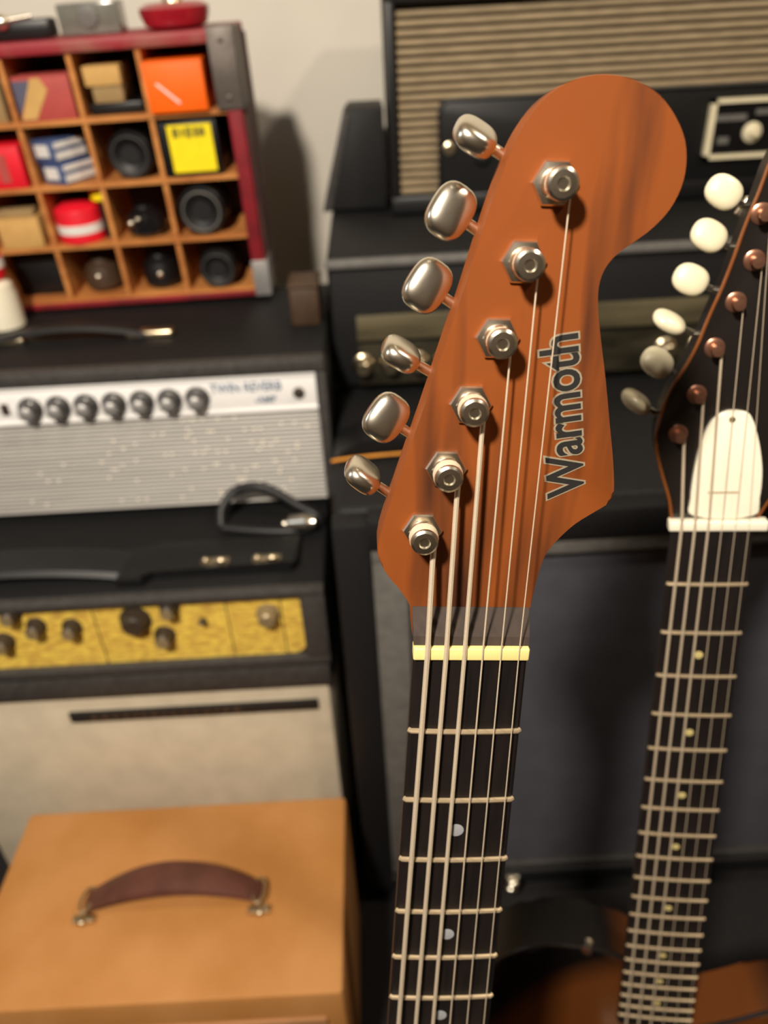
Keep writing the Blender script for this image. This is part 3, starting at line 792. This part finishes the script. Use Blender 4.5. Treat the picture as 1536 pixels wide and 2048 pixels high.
for i, ((px, py), (bx, by)) in enumerate(zip(posts, btns)):
    t = MB()
    t.lathe((px, py, -22), (0, 0, 1), [(0, 3), (6, 3), (13.5, 3)], 20)
    to = t.build('tuner', M['chrome'], g1)
    MB().lathe((px, py, -8), (0, 0, 1), [(0, 7.2), (.9, 7.2), (1.7, 6.6), (2.0, 5.0), (2.3, 4.8)], 6).build('bushing', M['chrome'], to)
    MB().lathe((px, py, -6), (0, 0, 1), [(0, 4.6), (1.2, 4.4), (2.2, 3.9), (4.2, 3.8), (6.2, 4.2), (7.6, 4.8), (8.6, 4.6), (9.2, 3.8), (9.3, 2.0), (8.6, 1.6), (8.6, 0)], 28).build('post_head', M['chrome'], to)
    wn = [(px + 4.1 * math.cos(a), py + 4.1 * math.sin(a), -2.8 + a * .16) for a in [k * PI / 9 for k in range(0, 50)]]
    MB().tube(wn, rads[i], 6).build('string_winding', M['string'], to)
    d = Vector((bx - px, by - py, 0)).normalized()
    hs = Vector((px, py, -26))
    MB().box((0, 0, 0), (14, 12, 8), mx=Matrix.Translation(hs + d * -1) @ Matrix.Rotation(math.atan2(d.y, d.x), 4, 'Z'), bevel=1.5).build('gear_housing', M['chrome'], to)
    bc = Vector((bx, by, -20))
    MB().cyl(hs + Vector((0, 0, 3)), bc - d * 4, 2.0, 1.8, 14).build('shaft', M['chrome'], to)
    q = Matrix.Rotation(math.atan2(d.y, d.x), 4, 'Z') @ Matrix.Rotation(R(face[i]), 4, 'X')
    MB().ball(bc + d * 0.5, (7.0, 8.8, 4.2), mx=q.to_3x3(), n=28, sq=0.72).build('button', M['chrome'], to)
    # string
    sx = nutx[i]
    bxx = 27 - 10.8 * i
    side = 4.1 if True else 0
    st_ = [(px + side * .9, py - 1.5, -2.2), (px + side * .9 + (sx - px - side * .9) * .08, py - 9, -2.3), (sx, 1.2, 1.9), (sx, -1.5, 2.1), (sx + (bxx - sx) * .3, -195, 4.0), (bxx, -648, 12)]
    MB().tube(st_, rads[i], 8).build('string', M['string'], g1)
# name on the headstock
text('lettering', 'Warmoth', 14.2, M['inksilver'], g1, (35.6, 59.5, -7.98), (0, 0, R(99.5)), 0.10, 0.75, spacing=.98, tall=1.25)
text('lettering', 'Warmoth', 14.2, M['inkdark'], g1, (35.6, 59.5, -7.85), (0, 0, R(99.5)), 0.12, 0.22, spacing=.98, tall=1.25)
# body (below the frame)
B1 = smooth_pts([(-22, -392), (-55, -382), (-92, -362), (-128, -368), (-140, -402), (-125, -450), (-112, -510), (-118, -580), (-150, -650), (-160, -720), (-130, -785), (-70, -825), (0, -838), (75, -832), (135, -795), (162, -725), (150, -650), (118, -590), (108, -520), (110, -460), (112, -420), (95, -395), (70, -405), (40, -432), (22, -440)], 4)
MB().prism(B1, -50, -8, bevel=6, seg=3).build('body', M['head'], g1)
for y in (-500, -560, -625):
    MB().box((0, y, -5), (86, 22, 8), bevel=3).build('pickup', M['black'], g1)
MB().box((0, -655, 0), (78, 36, 14), bevel=2).build('bridge', M['chrome'], g1)
for y in (-650, -700, -745):
    MB().lathe((85, y, -8), (0, 0, 1), [(0, 12), (3, 12), (4, 9), (15, 8), (15, 0)], 24).build('knob', M['black'], g1)

# --- guitar 2, right
g2 = gframe('electric_guitar', 'dark electric guitar with cream oval tuner buttons and a white bell-shaped cover above the nut',
            (182.18990954602774, 348.11704180268225, 850.4461275037983),
            (0.9866970372296738, -0.15643539638127577, 0.044237127859036385),
            (-0.0215891560848291, 0.14361319072145856, 0.9893983827510267),
            (-0.1611299632648394, -0.9771914951583621, 0.13832540160229578))
H2 = [(-21.5, 1.5), (-24, 16.6), (-29.9, 34.7), (-33.8, 52.1), (-31.7, 68.8), (-27.2, 82.2), (-22.2, 91.3), (-17.3, 102.7), (-12.8, 117.5), (-8.3, 130.6), (-4.2, 145.6), (-0.3, 161.2), (3.6, 174.0), (7.5, 188), (16, 200), (30, 204), (45, 196), (56, 176), (58, 150), (54, 120), (48, 90), (43, 60), (36, 34), (27, 14), (21.5, 1.5)]
H2s = smooth_pts(H2, 3, False)
MB().prism(H2s, -17, -3, bevel=0.8, seg=2).build('headstock', M['blackgloss'], g2)
MB().tube([(x, y, -3.4) for x, y in H2s], 0.9, 8).build('binding', M['binding'], g2, label='amber edge binding')
neck_parts(g2, 628, 43, 52, 20, (3, 5, 7, 9, 12, 15, 17, 19), M['dotgold'], 2, M['white'], 2.6)
MB().box((2, 2.4, -1.2), (52, 6.0, 7.0), bevel=1.0, seg=3).build('nut', M['white'], g2)
cov = smooth_pts([(-11.0, 7.5), (-13.4, 18), (-13.2, 32), (-11.8, 46), (-8.6, 59), (-3.5, 66.5), (4, 68), (11.5, 66), (16.0, 56), (19.5, 44), (21.6, 32), (22.0, 18), (20.2, 7.5)], 4)
MB().prism(cov, -3, -0.4, bevel=1.0, seg=3).build('truss_rod_cover', M['white'], g2)
MB().lathe((3, 63.5, -.6), (0, 0, 1), [(0, 1.8), (.6, 1.6), (.9, 0)], 12).build('screw', M['nickel'], g2)
MB().box((3, 22, -.4), (16, .7, .5)).build('cover_engraving', M['kraftdark'], g2)
posts2 = [(5.5, 163.6), (4.8, 142.7), (-1.4, 123.3), (-9.0, 101.0), (-15.4, 77.0), (-22.9, 55.6)]
btns2 = [(-8.3, 172.6), (-13.1, 153.2), (-19.8, 132.7), (-28.5, 111.9), (-33.1, 90.7), (-42.4, 69.6)]
face2 = [10, 20, 12, 70, 25, 75]
copper = mat('copper_post', (190, 140, 115), 0.3, 0.9, var=0.05)
for i, ((px, py), (bx, by)) in enumerate(zip(posts2, btns2)):
    to = MB().lathe((px, py, -17), (0, 0, 1), [(0, 2.6), (13, 2.6), (20, 2.4), (21, 3.0), (22.4, 2.8), (22.6, 0)], 20).build('tuner', copper, g2)
    MB().lathe((px, py, -3), (0, 0, 1), [(0, 5), (.8, 5), (1.3, 4), (1.4, 2.5)], 24).build('bushing', copper, to)
    d = Vector((bx - px, by - py, 0)).normalized()
    hs = Vector((px, py, -21))
    bc = Vector((bx, by, -14))
    MB().cyl(hs, bc - d * 2, 1.8, 1.6, 12).box((0, 0, 0), (12, 10, 6), mx=Matrix.Translation(hs) @ Matrix.Rotation(math.atan2(d.y, d.x), 4, 'Z'), bevel=1).build('gear_housing', M['chrome'], to)
    q = Matrix.Rotation(math.atan2(d.y, d.x), 4, 'Z') @ Matrix.Rotation(R(face2[i]), 4, 'X')
    MB().ball(bc + d * 1.5, (9.2, 7.6, 4.2), mx=q.to_3x3(), n=24, sq=0.85).build('button', M['ivory'], to)
    sx = 17.6 - 7.05 * i
    bxx = 25 - 10.2 * i
    rr = rads[i] * .8
    MB().tube([(px + 2.5, py - 1, 2), (px + 2.5 + (sx - px - 2.5) * .05, py - 6, 2), (sx, 4.0, 2.9), (sx, 1, 3.0), (sx + (bxx - sx) * .5, -320, 5), (bxx, -628, 14)], rr, 8).build('string', M['string'], g2)
# sunburst hollow body
def sunburst():
    mt = bpy.data.materials.new('sunburst_lacquer')
    mt.use_nodes = True
    nt = mt.node_tree
    b = nt.nodes['Principled BSDF']
    tc = nt.nodes.new('ShaderNodeTexCoord')
    mp = nt.nodes.new('ShaderNodeMapping')
    mp.inputs['Location'].default_value = (-0.0, 2.451, 0)
    mp.inputs['Scale'].default_value = (1 / 165, 1 / 255, 0)
    nt.links.new(tc.outputs['Object'], mp.inputs[0])
    ln = nt.nodes.new('ShaderNodeVectorMath')
    ln.operation = 'LENGTH'
    nt.links.new(mp.outputs[0], ln.inputs[0])
    cr = nt.nodes.new('ShaderNodeValToRGB')
    e = cr.color_ramp.elements
    e[0].position = 0.88
    e[0].color = (*s2l((96, 52, 18)), 1)
    e[1].position = 1.02
    e[1].color = (*s2l((10, 7, 6)), 1)
    nt.links.new(ln.outputs['Value'], cr.inputs[0])
    nt.links.new(cr.outputs[0], b.inputs['Base Color'])
    b.inputs['Roughness'].default_value = 0.42
    b.inputs['Specular IOR Level'].default_value = 0.3
    return mt
B2 = smooth_pts([(-24, -384), (-55, -374), (-95, -378), (-128, -405), (-140, -450), (-132, -500), (-114, -550), (-124, -605), (-160, -655), (-172, -715), (-140, -775), (-75, -803), (0, -808), (75, -803), (140, -775), (172, -715), (160, -655), (124, -605), (114, -550), (128, -505), (134, -470), (128, -440), (100, -428), (60, -450), (28, -462), (24, -430)], 4)
MB().prism(B2, -58, -12, bevel=4, seg=3).build('body', sunburst(), g2)
MB().tube([(x, y, -14) for x, y in B2 + [B2[0]]], 1.8, 8).build('body_binding', M['blackgloss'], g2)
MB().lathe((-51, -376, -20), (-.3, .3, 1), [(0, 4), (3, 3), (8, 3), (9, 4), (10, 4), (10.5, 0)], 20).build('strap_button', M['chrome'], g2)
MB().box((4, -487, -4), (84, 34, 12), bevel=3, seg=3).build('pickup', M['ivory'], g2)
MB().box((0, -590, -4), (84, 34, 12), bevel=3, seg=3).build('pickup', M['chrome'], g2)
MB().box((0, -630, 2), (88, 10, 20), bevel=2).build('bridge', M['chrome'], g2)
MB().cyl((-30, -720, -2), (30, -720, -2), 6, n=20).build('tailpiece', M['chrome'], g2)
for x, y in ((90, -640), (125, -670), (100, -710), (135, -735)):
    MB().lathe((x, y, -12), (0, 0, 1), [(0, 12), (3, 12), (5, 9), (16, 8), (16, 0)], 24).build('knob', M['black'], g2)
